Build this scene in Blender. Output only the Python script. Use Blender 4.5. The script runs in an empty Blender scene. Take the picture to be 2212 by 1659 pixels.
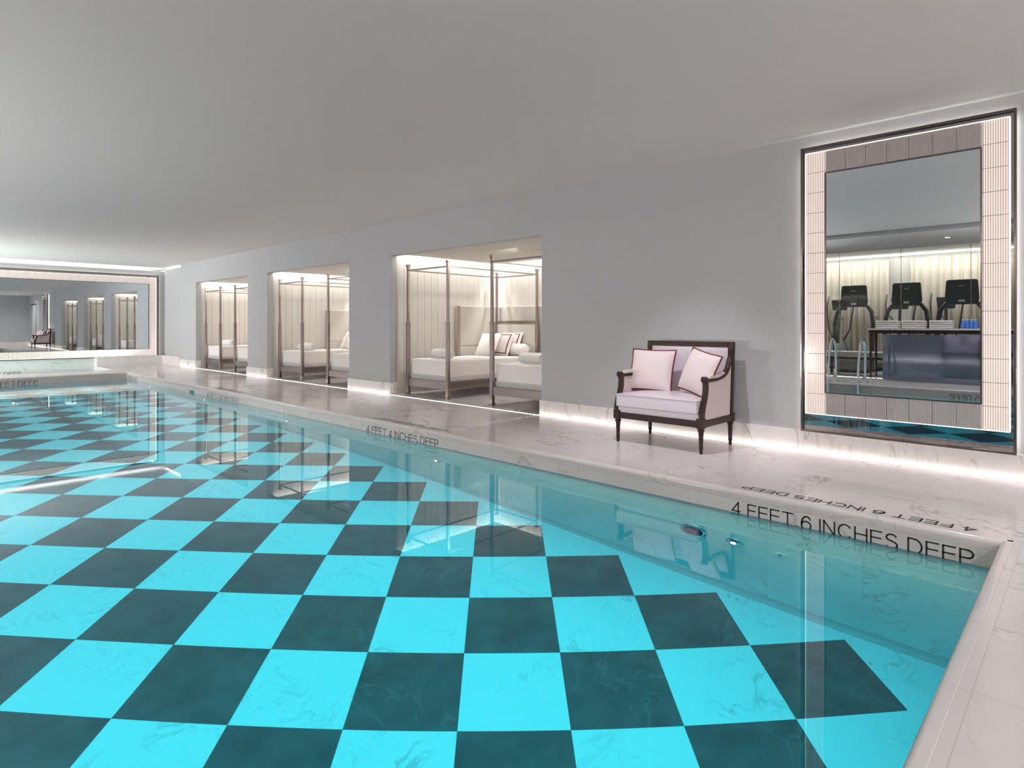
import bpy, math, random
from mathutils import Vector, Matrix
random.seed(7)
PI = math.pi
sc = bpy.context.scene
C = sc.collection

# ------------------------------------------------------------------ camera
cam_d = bpy.data.cameras.new('camera'); cam = bpy.data.objects.new('camera', cam_d); C.objects.link(cam)
cam.location = (0, 0, 1.15); cam.rotation_euler = (PI/2, 0, math.radians(-46.0))
cam_d.sensor_width = 36; cam_d.lens = 1307/2212*36; cam_d.shift_y = -126.5/2212
cam_d.clip_start = .05; cam_d.clip_end = 120
sc.camera = cam
# ------------------------------------------------------------------ view, world, cycles
sc.view_settings.view_transform = 'Standard'; sc.view_settings.look = 'None'
sc.view_settings.gamma = 1; sc.view_settings.exposure = 0.0; sc.view_settings.use_curve_mapping = False
w = bpy.data.worlds.new('world'); sc.world = w; w.use_nodes = True
w.node_tree.nodes['Background'].inputs[0].default_value = (1, 1, 1, 1)
w.node_tree.nodes['Background'].inputs[1].default_value = 0.0
cy = sc.cycles
cy.use_denoising = True; cy.max_bounces = 9; cy.diffuse_bounces = 4; cy.glossy_bounces = 5
cy.transmission_bounces = 6; cy.transparent_max_bounces = 12; cy.volume_bounces = 0
cy.sample_clamp_indirect = 10; cy.caustics_reflective = False; cy.caustics_refractive = False
cy.use_light_tree = True; cy.blur_glossy = .5

CEIL = 2.875; LOWC = 2.80; GYMC = 3.02
WX = 5.85            # right wall face
EY = 20.4            # end wall face
BY = -4.3            # wall behind the camera
PX0, PX1, PY0, PY1 = -1.69, 4.12, .37, 17.14   # pool opening
WL = -.155           # water level
RB = 18.8            # where the right wall steps back

# ------------------------------------------------------------------ lamps
def area(name, loc, rot, sx, sy, energy, color=(1, 1, 1), spread=180):
    l = bpy.data.lights.new(name, 'AREA'); l.shape = 'RECTANGLE'; l.size = sx; l.size_y = sy
    l.energy = energy; l.color = color; l.spread = math.radians(spread)
    o = bpy.data.objects.new(name, l); o.location = loc; o.rotation_euler = rot; C.objects.link(o); return o
def spot(name, loc, target, energy, angle=100, blend=.6, radius=.04, color=(1, 1, 1)):
    l = bpy.data.lights.new(name, 'SPOT'); l.energy = energy; l.spot_size = math.radians(angle)
    l.spot_blend = blend; l.shadow_soft_size = radius; l.color = color
    o = bpy.data.objects.new(name, l); o.location = loc
    o.rotation_euler = (Vector(target)-Vector(loc)).to_track_quat('-Z', 'Y').to_euler(); C.objects.link(o); return o
# added fill panel under the water surface that evens out the pool, no fixture
area('pool_fill', ((PX0+PX1)/2, (PY0+PY1)/2, WL-.012), (0, 0, 0), PX1-PX0-.1, PY1-PY0-.1, 630, (.55, 1, .78), 125)
# added fixtureless spots low over the left deck, aimed up at the ceiling
for y, e in ((-2.6, 200), (-.3, 230), (5.6, 330), (7.6, 250), (10.0, 250), (12.4, 260), (14.8, 330), (16.8, 450), (18.8, 1500)):
    spot('ceiling_fill', (-2.9, y, .35), (1.2, y if y < 14 else y+1.2, 2.9), e, 125, 1, .03, (1, .985, .97))
# added lamp standing in for light rising out of the spa
area('spa_fill', (2.2, 19.45, -.14), (PI, 0, 0), 3.6, 1.5, 15, (.45, 1, .95))
# unseen spots added to brighten the alcoves from their ceilings
for a_, b_ in ((5.12, 8.48), (9.76, 13.16), (14.19, 17.57)):
    spot('alcove_fill', (6.7, b_-2.05, 2.32), (7.3, b_-.9, .6), 65, 150, .8, .07, (1, .95, .90))
# settee accent, plus an extra unseen fill over the near deck
spot('accent_settee', (4.3, 2.85, 2.85), (5.15, 2.95, .2), 140, 66, .9, .03, (1, .93, .98))
spot('deck_fill', (4.9, .9, 2.85), (4.9, .9, 0), 60, 100, .9, .05, (1, .92, .96))
DOWN = [(-2.4, y) for y in (-3, -.5, 2, 4.5, 7, 9.5, 12, 14.5, 17, 19.5)] + [(-4.9, 1.4), (-4.9, 3.5), (-4.9, 5.6)]
for x, y in DOWN:
    zz = LOWC if x > -3.5 else GYMC
    spot('downlight_beam', (x, y, zz-.03), (x+.4 if x > -3.5 else x, y, 0), 60, 150, .9, .04, (1, .97, .95))
for x in (-.5, 2.2, 4.9):  # downlights put in behind the camera for ambient light
    spot('downlight_beam', (x, -2.3, CEIL-.03), (x, -2.0, 0), 120, 160, .9, .05, (1, .97, .95))

# ------------------------------------------------------------------ materials
MATS = {}
def newmat(name):
    m = bpy.data.materials.new(name); m.use_nodes = True; MATS[name] = m
    return m, m.node_tree.nodes, m.node_tree.links, m.node_tree.nodes['Principled BSDF']
def pbr(name, col, rough=.5, metal=0, spec=.5, noise=0, nscale=8, emit=None, estr=0, bump=0, bscale=60):
    m, N, L, P = newmat(name)
    P.inputs['Base Color'].default_value = (*col, 1); P.inputs['Roughness'].default_value = rough
    P.inputs['Metallic'].default_value = metal; P.inputs['Specular IOR Level'].default_value = spec
    if emit: P.inputs['Emission Color'].default_value = (*emit, 1); P.inputs['Emission Strength'].default_value = estr
    if noise:
        t = N.new('ShaderNodeTexNoise'); t.inputs['Scale'].default_value = nscale; t.inputs['Detail'].default_value = 5
        r = N.new('ShaderNodeMix'); r.data_type = 'RGBA'
        r.inputs[6].default_value = (*[c*(1-noise) for c in col], 1); r.inputs[7].default_value = (*[min(1, c*(1+noise)) for c in col], 1)
        L.new(t.outputs['Fac'], r.inputs[0]); L.new(r.outputs[2], P.inputs['Base Color'])
    if bump:
        t = N.new('ShaderNodeTexNoise'); t.inputs['Scale'].default_value = bscale
        b = N.new('ShaderNodeBump'); b.inputs['Strength'].default_value = bump; b.inputs['Distance'].default_value = .004
        L.new(t.outputs['Fac'], b.inputs['Height']); L.new(b.outputs[0], P.inputs['Normal'])
    return m
def emis(name, col, strength):
    m, N, L, P = newmat(name); N.remove(P)
    e = N.new('ShaderNodeEmission'); e.inputs[0].default_value = (*col, 1); e.inputs[1].default_value = strength
    L.new(e.outputs[0], N['Material Output'].inputs[0]); return m

def vmath(N, L, op, a, b=None):
    n = N.new('ShaderNodeVectorMath'); n.operation = op
    for i, v in enumerate((a, b)):
        if v is None: continue
        if isinstance(v, tuple): n.inputs[i].default_value = v
        else: L.new(v, n.inputs[i])
    return n.outputs[0]
def fmath(N, L, op, a, b=None, c=None):
    n = N.new('ShaderNodeMath'); n.operation = op
    for i, v in enumerate((a, b, c)):
        if v is None: continue
        if isinstance(v, (int, float)): n.inputs[i].default_value = v
        else: L.new(v, n.inputs[i])
    return n.outputs[0]
def mixc(N, L, f, a, b):
    n = N.new('ShaderNodeMix'); n.data_type = 'RGBA'
    for i, v in ((0, f), (6, a), (7, b)):
        if isinstance(v, (int, float)): n.inputs[i].default_value = v
        elif isinstance(v, tuple): n.inputs[i].default_value = (*v, 1)
        else: L.new(v, n.inputs[i])
    return n.outputs[2]
def ridge(N, L, vec, scale, dist, width, detail=6, rough=.55):
    t = N.new('ShaderNodeTexNoise'); t.inputs['Scale'].default_value = scale; t.inputs['Detail'].default_value = detail
    t.inputs['Roughness'].default_value = rough; t.inputs['Distortion'].default_value = dist
    L.new(vec, t.inputs['Vector'])
    d = fmath(N, L, 'ABSOLUTE', fmath(N, L, 'SUBTRACT', t.outputs['Fac'], .5))
    return fmath(N, L, 'SUBTRACT', 1.0, fmath(N, L, 'MINIMUM', fmath(N, L, 'DIVIDE', d, width), 1.0))
def lownoise(N, L, vec, scale, lo, hi):
    t = N.new('ShaderNodeTexNoise'); t.inputs['Scale'].default_value = scale; t.inputs['Detail'].default_value = 3
    L.new(vec, t.inputs['Vector'])
    r = N.new('ShaderNodeMapRange'); r.inputs[1].default_value = lo; r.inputs[2].default_value = hi
    L.new(t.outputs['Fac'], r.inputs[0]); return r.outputs[0]
def tileids(N, L, size, org):
    """world position shifted into tiles -> (random-offset position, joint mask)"""
    g = N.new('ShaderNodeNewGeometry')
    p = vmath(N, L, 'SUBTRACT', g.outputs['Position'], org)
    q = vmath(N, L, 'DIVIDE', p, size)
    fl = vmath(N, L, 'FLOOR', q)
    wn = N.new('ShaderNodeTexWhiteNoise'); wn.noise_dimensions = '3D'; L.new(fl, wn.inputs['Vector'])
    off = vmath(N, L, 'MULTIPLY', wn.outputs['Color'], (37., 31., 23.))
    pos = vmath(N, L, 'ADD', g.outputs['Position'], off)
    return g, p, q, fl, pos, wn
def marble(name, base=(.86, .84, .83), vein=(.30, .27, .26), size=(.571, .571, 10), org=(4.65, .28, -5), joint=.004,
           jcol=(.5, .46, .44), rough=.12, stretch=(1, .55, 1), amount=.8, vdir=.6):
    m, N, L, P = newmat(name)
    g, p, q, fl, pos, wn = tileids(N, L, size, org)
    rot = N.new('ShaderNodeVectorRotate'); rot.rotation_type = 'Z_AXIS'; rot.inputs['Angle'].default_value = vdir
    L.new(pos, rot.inputs['Vector'])
    v = vmath(N, L, 'MULTIPLY', rot.outputs[0], stretch)
    r1 = fmath(N, L, 'POWER', ridge(N, L, v, 1.5, 1.6, .022), 1.4)
    m1 = lownoise(N, L, pos, 1.1, .46, .60)
    r2 = ridge(N, L, vmath(N, L, 'ADD', v, (9., 4., 2.)), 4.5, 1.0, .02)
    m2 = lownoise(N, L, vmath(N, L, 'ADD', pos, (3., 3., 8.)), 1.9, .55, .68)
    f = fmath(N, L, 'MAXIMUM', fmath(N, L, 'MULTIPLY', r1, m1), fmath(N, L, 'MULTIPLY', fmath(N, L, 'MULTIPLY', r2, m2), .5))
    f = fmath(N, L, 'MULTIPLY', f, amount)
    cloud = lownoise(N, L, pos, 2.2, .3, .7)
    b = mixc(N, L, cloud, tuple(c*.93 for c in base), base)
    col = mixc(N, L, f, b, vein)
    # joints
    fr = vmath(N, L, 'FRACTION', q)
    sep = N.new('ShaderNodeSeparateXYZ'); L.new(fr, sep.inputs[0])
    jm = None
    for i in range(3):
        if size[i] > 5: continue
        e = fmath(N, L, 'MULTIPLY', fmath(N, L, 'MINIMUM', sep.outputs[i], fmath(N, L, 'SUBTRACT', 1.0, sep.outputs[i])), size[i])
        k = fmath(N, L, 'LESS_THAN', e, joint/2)
        jm = k if jm is None else fmath(N, L, 'MAXIMUM', jm, k)
    if jm is not None and joint > 0: col = mixc(N, L, fmath(N, L, 'MULTIPLY', jm, .45), col, jcol)
    L.new(col, P.inputs['Base Color']); P.inputs['Roughness'].default_value = rough
    P.inputs['Specular IOR Level'].default_value = .45
    return m
def checker(name):
    """45 degree black and white marble checker with a white border"""
    m, N, L, P = newmat(name)
    S = .5711; u0 = 3.0345; w0 = .2215; r2 = 2**.5
    g = N.new('ShaderNodeNewGeometry'); sp = N.new('ShaderNodeSeparateXYZ'); L.new(g.outputs['Position'], sp.inputs[0])
    X, Y = sp.outputs[0], sp.outputs[1]
    a = fmath(N, L, 'DIVIDE', fmath(N, L, 'SUBTRACT', fmath(N, L, 'DIVIDE', fmath(N, L, 'ADD', X, Y), r2), u0), S)
    b = fmath(N, L, 'DIVIDE', fmath(N, L, 'SUBTRACT', fmath(N, L, 'DIVIDE', fmath(N, L, 'SUBTRACT', Y, X), r2), w0), S)
    fa, fb = fmath(N, L, 'FLOOR', a), fmath(N, L, 'FLOOR', b)
    par = fmath(N, L, 'FRACT', fmath(N, L, 'MULTIPLY', fmath(N, L, 'ADD', fmath(N, L, 'ADD', fa, fb), 400.0), .5))
    dark = fmath(N, L, 'LESS_THAN', par, .25)
    uc = fmath(N, L, 'MULTIPLY_ADD', fmath(N, L, 'ADD', fa, .5), S, u0)
    wc = fmath(N, L, 'MULTIPLY_ADD', fmath(N, L, 'ADD', fb, .5), S, w0)
    xc = fmath(N, L, 'DIVIDE', fmath(N, L, 'SUBTRACT', uc, wc), r2)
    yc = fmath(N, L, 'DIVIDE', fmath(N, L, 'ADD', uc, wc), r2)
    ins = fmath(N, L, 'LESS_THAN', xc, 3.75)
    for v in (fmath(N, L, 'GREATER_THAN', xc, -1.35), fmath(N, L, 'GREATER_THAN', yc, 1.0), fmath(N, L, 'LESS_THAN', yc, 16.55)):
        ins = fmath(N, L, 'MULTIPLY', ins, v)
    dark = fmath(N, L, 'MULTIPLY', dark, ins)
    cmb = N.new('ShaderNodeCombineXYZ'); L.new(fa, cmb.inputs[0]); L.new(fb, cmb.inputs[1])
    wn = N.new('ShaderNodeTexWhiteNoise'); L.new(cmb.outputs[0], wn.inputs['Vector'])
    pos = vmath(N, L, 'ADD', g.outputs['Position'], vmath(N, L, 'MULTIPLY', wn.outputs['Color'], (37., 31., 23.)))
    r1 = fmath(N, L, 'POWER', ridge(N, L, pos, 2.0, 1.6, .022), 1.3); m1 = lownoise(N, L, pos, 1.3, .53, .66)
    rr = ridge(N, L, vmath(N, L, 'ADD', pos, (7., 1., 2.)), 5.5, 1.2, .018); m2 = lownoise(N, L, vmath(N, L, 'ADD', pos, (2., 9., 2.)), 2.3, .5, .65)
    f = fmath(N, L, 'MAXIMUM', fmath(N, L, 'MULTIPLY', r1, m1), fmath(N, L, 'MULTIPLY', fmath(N, L, 'MULTIPLY', rr, m2), .5))
    white = mixc(N, L, fmath(N, L, 'MULTIPLY', f, .5), (.84, .84, .82), (.36, .34, .33))
    cl = lownoise(N, L, pos, 5.5, .3, .75)
    blk = mixc(N, L, cl, (.130, .130, .128), (.20, .198, .19))
    blk = mixc(N, L, fmath(N, L, 'MULTIPLY', f, .40), blk, (.34, .33, .32))
    col = mixc(N, L, dark, white, blk)
    def edge(t):
        fr = fmath(N, L, 'FRACT', t)
        return fmath(N, L, 'LESS_THAN', fmath(N, L, 'MULTIPLY', fmath(N, L, 'MINIMUM', fr, fmath(N, L, 'SUBTRACT', 1.0, fr)), S), .0018)
    j = fmath(N, L, 'MULTIPLY', fmath(N, L, 'MAXIMUM', edge(a), edge(b)), .5)
    j = fmath(N, L, 'MULTIPLY', j, fmath(N, L, 'MAXIMUM', ins, 0.0))
    col = mixc(N, L, j, col, (.32, .27, .18))
    L.new(col, P.inputs['Base Color']); P.inputs['Roughness'].default_value = .35
    return m
def water(name, sig=(.82, .19, .06)):
    m, N, L, P = newmat(name); N.remove(P)
    g = N.new('ShaderNodeBsdfGlass'); g.inputs['Roughness'].default_value = 0; g.inputs['IOR'].default_value = 1.333
    gl = N.new('ShaderNodeBsdfGlossy'); gl.inputs['Roughness'].default_value = 0; 
    lw = N.new('ShaderNodeFresnel'); lw.inputs['IOR'].default_value = 1.5
    mx = N.new('ShaderNodeMixShader'); L.new(fmath(N, L, 'MULTIPLY', fmath(N, L, 'MAXIMUM', fmath(N, L, 'SUBTRACT', lw.outputs[0], .10), 0.0), .6), mx.inputs[0])
    L.new(g.outputs[0], mx.inputs[1]); L.new(gl.outputs[0], mx.inputs[2]); L.new(mx.outputs[0], N['Material Output'].inputs['Surface'])
    v = N.new('ShaderNodeVolumeAbsorption'); mxs = max(sig)
    v.inputs['Color'].default_value = (*[1-s/mxs*.999 for s in sig], 1); v.inputs['Density'].default_value = mxs
    L.new(v.outputs[0], N['Material Output'].inputs['Volume'])
    return m
def glass(name):
    m, N, L, P = newmat(name); N.remove(P)
    t = N.new('ShaderNodeBsdfTransparent'); t.inputs[0].default_value = (.93, .95, .94, 1)
    g = N.new('ShaderNodeBsdfGlossy'); g.inputs['Roughness'].default_value = 0
    lw = N.new('ShaderNodeFresnel'); lw.inputs['IOR'].default_value = 1.45
    mx = N.new('ShaderNodeMixShader'); L.new(lw.outputs[0], mx.inputs[0]); L.new(t.outputs[0], mx.inputs[1]); L.new(g.outputs[0], mx.inputs[2])
    L.new(mx.outputs[0], N['Material Output'].inputs[0]); return m
def mirror(name, col, rough=0.0):
    m, N, L, P = newmat(name); N.remove(P)
    g = N.new('ShaderNodeBsdfGlossy'); g.inputs[0].default_value = (*col, 1); g.inputs['Roughness'].default_value = rough
    L.new(g.outputs[0], N['Material Output'].inputs[0]); return m

M = {}
M['paint'] = pbr('wall_paint', (.50, .505, .515), .6, noise=.012, nscale=40)
M['ceil'] = pbr('ceiling_paint', (.76, .76, .76), .7, noise=.01, nscale=30)
M['board'] = pbr('board_paint', (.80, .765, .72), .45)
M['plank'] = pbr('plank_paint', (.62, .58, .54), .5, noise=.12, nscale=3)
M['deck'] = marble('deck_marble', (.80, .755, .75), (.36, .31, .30), rough=.16)
M['basem'] = marble('baseboard_marble', (.84, .80, .78), (.36, .31, .29), size=(10, 1.14, 10), org=(0, .3, -3), stretch=(1, 1.3, .5), rough=.2, joint=.003)
M['coping'] = marble('coping_marble', (.80, .765, .755), (.45, .40, .39), size=(.571, .571, 10), org=(4.65, .28, -5), rough=.14, amount=.55, joint=.003)
M['poolwall'] = marble('pool_wall_marble', (.80, .79, .77), (.34, .31, .30), size=(.571, .571, .571), org=(-1.55, .45, -.064-.571*4), rough=.25, stretch=(.7, .7, .8), joint=.003, amount=.5)
M['checker'] = checker('pool_floor_checker')
M['water'] = water('pool_water')
M['spawater'] = water('spa_water')
M['ink'] = pbr('black_inlay', (.03, .03, .03), .4)
M['led'] = emis('floor_led', (1, .90, .84), 14)
M['cove'] = emis('cove_led', (1, .96, .90), 110)
M['endcove'] = emis('end_cove_led', (1, .97, .94), 14)
M['halo'] = emis('halo_led', (1, .93, .88), 12)
M['steel'] = pbr('brushed_steel', (.34, .29, .27), .26, 1)
M['chrome'] = pbr('chrome', (.75, .75, .76), .12, 1)
M['bronze'] = pbr('bronze_frame', (.20, .155, .15), .15, 1)
M['bronzeglass'] = mirror('smoked_mirror', (.42, .40, .41), .0)
M['mirror'] = mirror('mirror_glass', (.77, .82, .84), .0)
M['sheet'] = pbr('bed_linen', (.84, .80, .77), .8, bump=.15, bscale=25)
M['bandfab'] = pbr('grey_bed_band', (.60, .57, .56), .8)
M['towel'] = pbr('towel_terry', (.86, .84, .82), .95, bump=.6, bscale=180)
M['panelfab'] = pbr('panel_fabric', (.70, .655, .605), .7, bump=.1, bscale=120)
M['paneledge'] = pbr('panel_edge', (.34, .28, .25), .5)
M['pillow'] = pbr('pillow_cotton', (.88, .83, .81), .8, bump=.2, bscale=14)
M['linen'] = pbr('cushion_linen', (.80, .70, .71), .85, noise=.05, nscale=90, bump=.3, bscale=160)
M['red'] = pbr('dark_red_piping', (.16, .012, .02), .6)
M['wood'] = pbr('dark_walnut', (.042, .020, .016), .42, spec=.3, noise=.2, nscale=30)
M['leather'] = pbr('pearl_leather', (.74, .68, .73), .28, spec=.6, bump=.12, bscale=18)
M['leatherside'] = pbr('side_upholstery', (.70, .60, .58), .55)
M['black'] = pbr('black_plastic', (.025, .025, .027), .4)
M['grey'] = pbr('grey_plastic', (.22, .22, .23), .4)
M['white'] = pbr('white_plastic', (.8, .8, .8), .4)
M['curtain'] = pbr('sheer_curtain', (.62, .55, .47), .8)
M['glass'] = glass('clear_glass')
M['bluewrap'] = pbr('blue_bottle', (.10, .28, .80), .25)
M['darkmetal'] = mirror('polished_dark_panel', (.22, .24, .30), .06)
M['lamp'] = emis('downlight_lens', (1, .97, .93), 18)
M['poollamp'] = emis('pool_lamp_lens', (.75, .95, 1), 60)
M['lens'] = pbr('lamp_glass_dark', (.10, .07, .11), .08, .6)

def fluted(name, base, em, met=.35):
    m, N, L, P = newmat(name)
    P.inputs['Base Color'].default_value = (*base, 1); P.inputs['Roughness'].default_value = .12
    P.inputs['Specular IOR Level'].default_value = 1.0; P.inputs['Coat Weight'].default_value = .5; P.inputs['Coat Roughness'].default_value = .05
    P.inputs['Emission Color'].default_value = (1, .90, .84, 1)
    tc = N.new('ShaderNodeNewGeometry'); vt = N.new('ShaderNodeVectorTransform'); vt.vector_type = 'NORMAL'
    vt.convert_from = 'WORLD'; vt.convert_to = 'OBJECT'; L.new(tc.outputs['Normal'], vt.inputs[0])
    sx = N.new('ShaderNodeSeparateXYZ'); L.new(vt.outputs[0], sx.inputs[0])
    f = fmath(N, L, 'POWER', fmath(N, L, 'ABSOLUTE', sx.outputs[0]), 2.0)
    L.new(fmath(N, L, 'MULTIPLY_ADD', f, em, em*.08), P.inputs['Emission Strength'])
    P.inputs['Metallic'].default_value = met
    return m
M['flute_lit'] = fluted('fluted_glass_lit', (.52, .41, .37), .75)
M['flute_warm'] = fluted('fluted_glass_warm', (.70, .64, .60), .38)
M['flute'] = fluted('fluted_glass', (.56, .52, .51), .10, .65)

# ------------------------------------------------------------------ mesh builder
class MB:
    def __init__(s): s.v = []; s.f = []
    def add(s, v, f):
        n = len(s.v); s.v += [tuple(a) for a in v]; s.f += [tuple(i+n for i in q) for q in f]; return s
    def box(s, x0, x1, y0, y1, z0, z1):
        return s.add([(x0, y0, z0), (x1, y0, z0), (x1, y1, z0), (x0, y1, z0), (x0, y0, z1), (x1, y0, z1), (x1, y1, z1), (x0, y1, z1)],
                     [(0, 3, 2, 1), (4, 5, 6, 7), (0, 1, 5, 4), (1, 2, 6, 5), (2, 3, 7, 6), (3, 0, 4, 7)])
    def quad(s, a, b, c, d): return s.add([a, b, c, d], [(0, 1, 2, 3)])
    def prism(s, pts, axis, a, b):
        """pts 2D polygon; extruded along axis between a and b"""
        def P(p, t):
            return {'x': (t, p[0], p[1]), 'y': (p[0], t, p[1]), 'z': (p[0], p[1], t)}[axis]
        n = len(pts); v = [P(p, a) for p in pts]+[P(p, b) for p in pts]
        f = [tuple(range(n))[::-1], tuple(range(n, 2*n))]+[(i, (i+1) % n, n+(i+1) % n, n+i) for i in range(n)]
        return s.add(v, f)
    def tube(s, pts, r, n=10, caps=True):
        pts = [Vector(p) for p in pts]; m = len(pts); R = r if isinstance(r, (list, tuple)) else [r]*m
        t0 = (pts[1]-pts[0]).normalized(); up = Vector((0, 0, 1)) if abs(t0.z) < .9 else Vector((1, 0, 0))
        a = t0.cross(up).normalized(); v = []
        for i, p in enumerate(pts):
            t = (pts[min(i+1, m-1)]-pts[max(i-1, 0)]).normalized()
            a = (a-t*a.dot(t)).normalized(); b = t.cross(a)
            for k in range(n):
                an = 2*PI*k/n; v.append(p+(a*math.cos(an)+b*math.sin(an))*R[i])
        f = [(i*n+k, i*n+(k+1) % n, (i+1)*n+(k+1) % n, (i+1)*n+k) for i in range(m-1) for k in range(n)]
        if caps: f += [tuple(range(n))[::-1], tuple((m-1)*n+k for k in range(n))]
        return s.add(v, f)
    def lathe(s, prof, c=(0, 0, 0), n=24, axis='z'):
        v = []
        for r, h in prof:
            for k in range(n):
                an = 2*PI*k/n; x, y = r*math.cos(an), r*math.sin(an)
                q = {'z': (x, y, h), 'x': (h, x, y), 'y': (x, h, y)}[axis]
                v.append((c[0]+q[0], c[1]+q[1], c[2]+q[2]))
        m = len(prof)
        f = [(i*n+k, i*n+(k+1) % n, (i+1)*n+(k+1) % n, (i+1)*n+k) for i in range(m-1) for k in range(n)]
        f += [tuple(range(n))[::-1], tuple((m-1)*n+k for k in range(n))]
        return s.add(v, f)
    def move(s, d): s.v = [(a[0]+d[0], a[1]+d[1], a[2]+d[2]) for a in s.v]; return s
    def xf(s, mat): s.v = [tuple(mat @ Vector(a)) for a in s.v]; return s
    def build(s, name, mat, parent=None, bevel=0, seg=2, smooth=False, sub=0, solid=0):
        me = bpy.data.meshes.new(name); me.from_pydata(s.v, [], s.f); me.update()
        me.materials.append(mat)
        import bmesh
        bm = bmesh.new(); bm.from_mesh(me); bmesh.ops.recalc_face_normals(bm, faces=bm.faces); bm.to_mesh(me); bm.free()
        if smooth: me.polygons.foreach_set('use_smooth', [True]*len(me.polygons))
        o = bpy.data.objects.new(name, me); C.objects.link(o)
        if parent: o.parent = parent
        if solid: q = o.modifiers.new('solid', 'SOLIDIFY'); q.thickness = solid; q.offset = 0
        if bevel:
            q = o.modifiers.new('bevel', 'BEVEL'); q.width = bevel; q.segments = seg; q.limit_method = 'ANGLE'; q.angle_limit = math.radians(40)
            if not smooth: me.polygons.foreach_set('use_smooth', [True]*len(me.polygons)); e = o.modifiers.new('wn', 'WEIGHTED_NORMAL'); e.keep_sharp = True
        if sub: q = o.modifiers.new('sub', 'SUBSURF'); q.levels = sub; q.render_levels = sub
        return o
def box(*a): return MB().box(*a)
def tag(o, label, cat, group=None, kind=None):
    o['label'] = label; o['category'] = cat
    if group: o['group'] = group
    if kind: o['kind'] = kind
    return o
def struct(o): o['kind'] = 'structure'; return o
def thing(name, loc, label, cat, group=None, rotz=0):
    o = bpy.data.objects.new(name, None); C.objects.link(o); o.location = loc; o.rotation_euler = (0, 0, rotz)
    o.empty_display_size = .1
    return tag(o, label, cat, group)
def dup(root, loc, rotz=None, label=None, group=None):
    def cp(o, par):
        c = o.copy(); C.objects.link(c); c.parent = par
        for ch in [k for k in bpy.data.objects if k.parent == o]: cp(ch, c)
        return c
    r = cp(root, None); r.location = loc
    if rotz is not None: r.rotation_euler = (0, 0, rotz)
    if label: r['label'] = label
    if group: r['group'] = group
    return r

# ------------------------------------------------------------------ shell
AL = [(5.12, 8.48), (9.76, 13.16), (14.19, 17.57)]      # alcove openings on the right wall
OT = 2.315; AX1 = 8.32; WT = .14
ce = MB().box(-1.1, WX+.3, BY-.1, EY+.75, CEIL, CEIL+.1)
struct(ce.build('ceiling', M['ceil']))
lc = MB().box(-3.5, -1.1, BY-.1, EY+.75, LOWC, CEIL+.1); lc.box(-7.3, -3.5, -1.2, 9.2, GYMC, GYMC+.1)
lc.box(-3.56, -3.5, BY-.1, EY+.75, LOWC, GYMC+.1)
struct(lc.build('ceiling', M['ceil']))

wa = MB(); ys = [BY] + [y for a in AL for y in a] + [RB]
for i in range(0, len(ys), 2): wa.box(WX, WX+WT, ys[i], ys[i+1], .0, CEIL)
for a, b in AL: wa.box(WX, WX+WT, a, b, OT, CEIL)
wa.box(WX+.045, WX+WT, RB, EY+.75, 0, CEIL-.045)
struct(wa.build('wall_right', M['paint']))
struct(box(WX+.14, WX+.2, RB-.2, EY+.75, 0, CEIL).build('wall_right_recess', M['paint']))
ew = MB().box(-3.5, WX+.1, EY, EY+.06, 0, CEIL-.09); ew.box(-3.5, WX+.3, EY+.66, EY+.75, 0, CEIL)
struct(ew.build('wall_end', M['paint']))
struct(box(-3.5, WX+.1, BY-.1, BY, 0, CEIL).build('wall_back', M['paint']))
struct(box(-3.56, -3.5, 6.6, EY+.75, 0, LOWC).build('wall_left', M['paint']))
struct(box(-3.56, -3.5, BY, -.6, 0, LOWC).build('wall_left', M['paint']))
gy = MB().box(-7.35, -7.25, -1.2, 9.2, 0, GYMC); gy.box(-7.3, -3.5, -1.3, -1.2, 0, GYMC); gy.box(-7.3, -3.5, 9.2, 9.3, 0, GYMC)
struct(gy.build('wall_gym', M['board']))

# floors round the two pools
nz = .055
SX0, SX1, SY0, SY1 = -.4, 4.1, 18.32, EY               # spa opening
fl = MB(); FT = -.30
X0, X1 = -7.3, 8.6
fl.box(X0, X1, BY-.1, PY0-nz, FT, 0)
fl.box(X0, PX0-nz, PY0-nz, PY1+nz, FT, 0)
fl.box(PX1+nz, X1, PY0-nz, PY1+nz, FT, 0)
fl.box(X0, X1, PY1+nz, SY0, FT, 0)
fl.box(X0, SX0, SY0, EY+.75, FT, 0)
fl.box(SX1, X1, SY0, EY+.75, FT, 0)
fl.box(SX0, SX1, EY+.06, EY+.75, FT, 0)
struct(fl.build('floor', M['deck']))

# baseboards
def bboard(side, x0, x1, y0, y1, h=.195):
    return struct(box(x0, x1, y0, y1, 0, h).build('baseboard_'+side, M['basem'], bevel=.004))
bx = WX-.022
for i in range(0, len(ys), 2):
    y0 = ys[i]-(.0 if i == 0 else .022); y1 = ys[i+1]+(.022 if i+1 < len(ys)-1 else 0)
    bboard('right', bx, WX+WT+.002, y0, y1)
bboard('back', -3.5, WX, BY, BY+.02)
bboard('left', -3.5, -3.48, 6.6, EY)
# marble ledge under the end mirror, turning along the right wall
led = MB().box(SX1, bx-.012, EY-.30, EY, 0, .262); led.box(WX-.09, WX+.05, RB-.08, EY-.2, 0, .262)
struct(led.build('baseboard_end', M['basem'], bevel=.005))
struct(box(SX0-3, SX1, EY-.03, EY, WL-.9, .23).build('baseboard_spa', M['poolwall'], bevel=.003))

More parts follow.
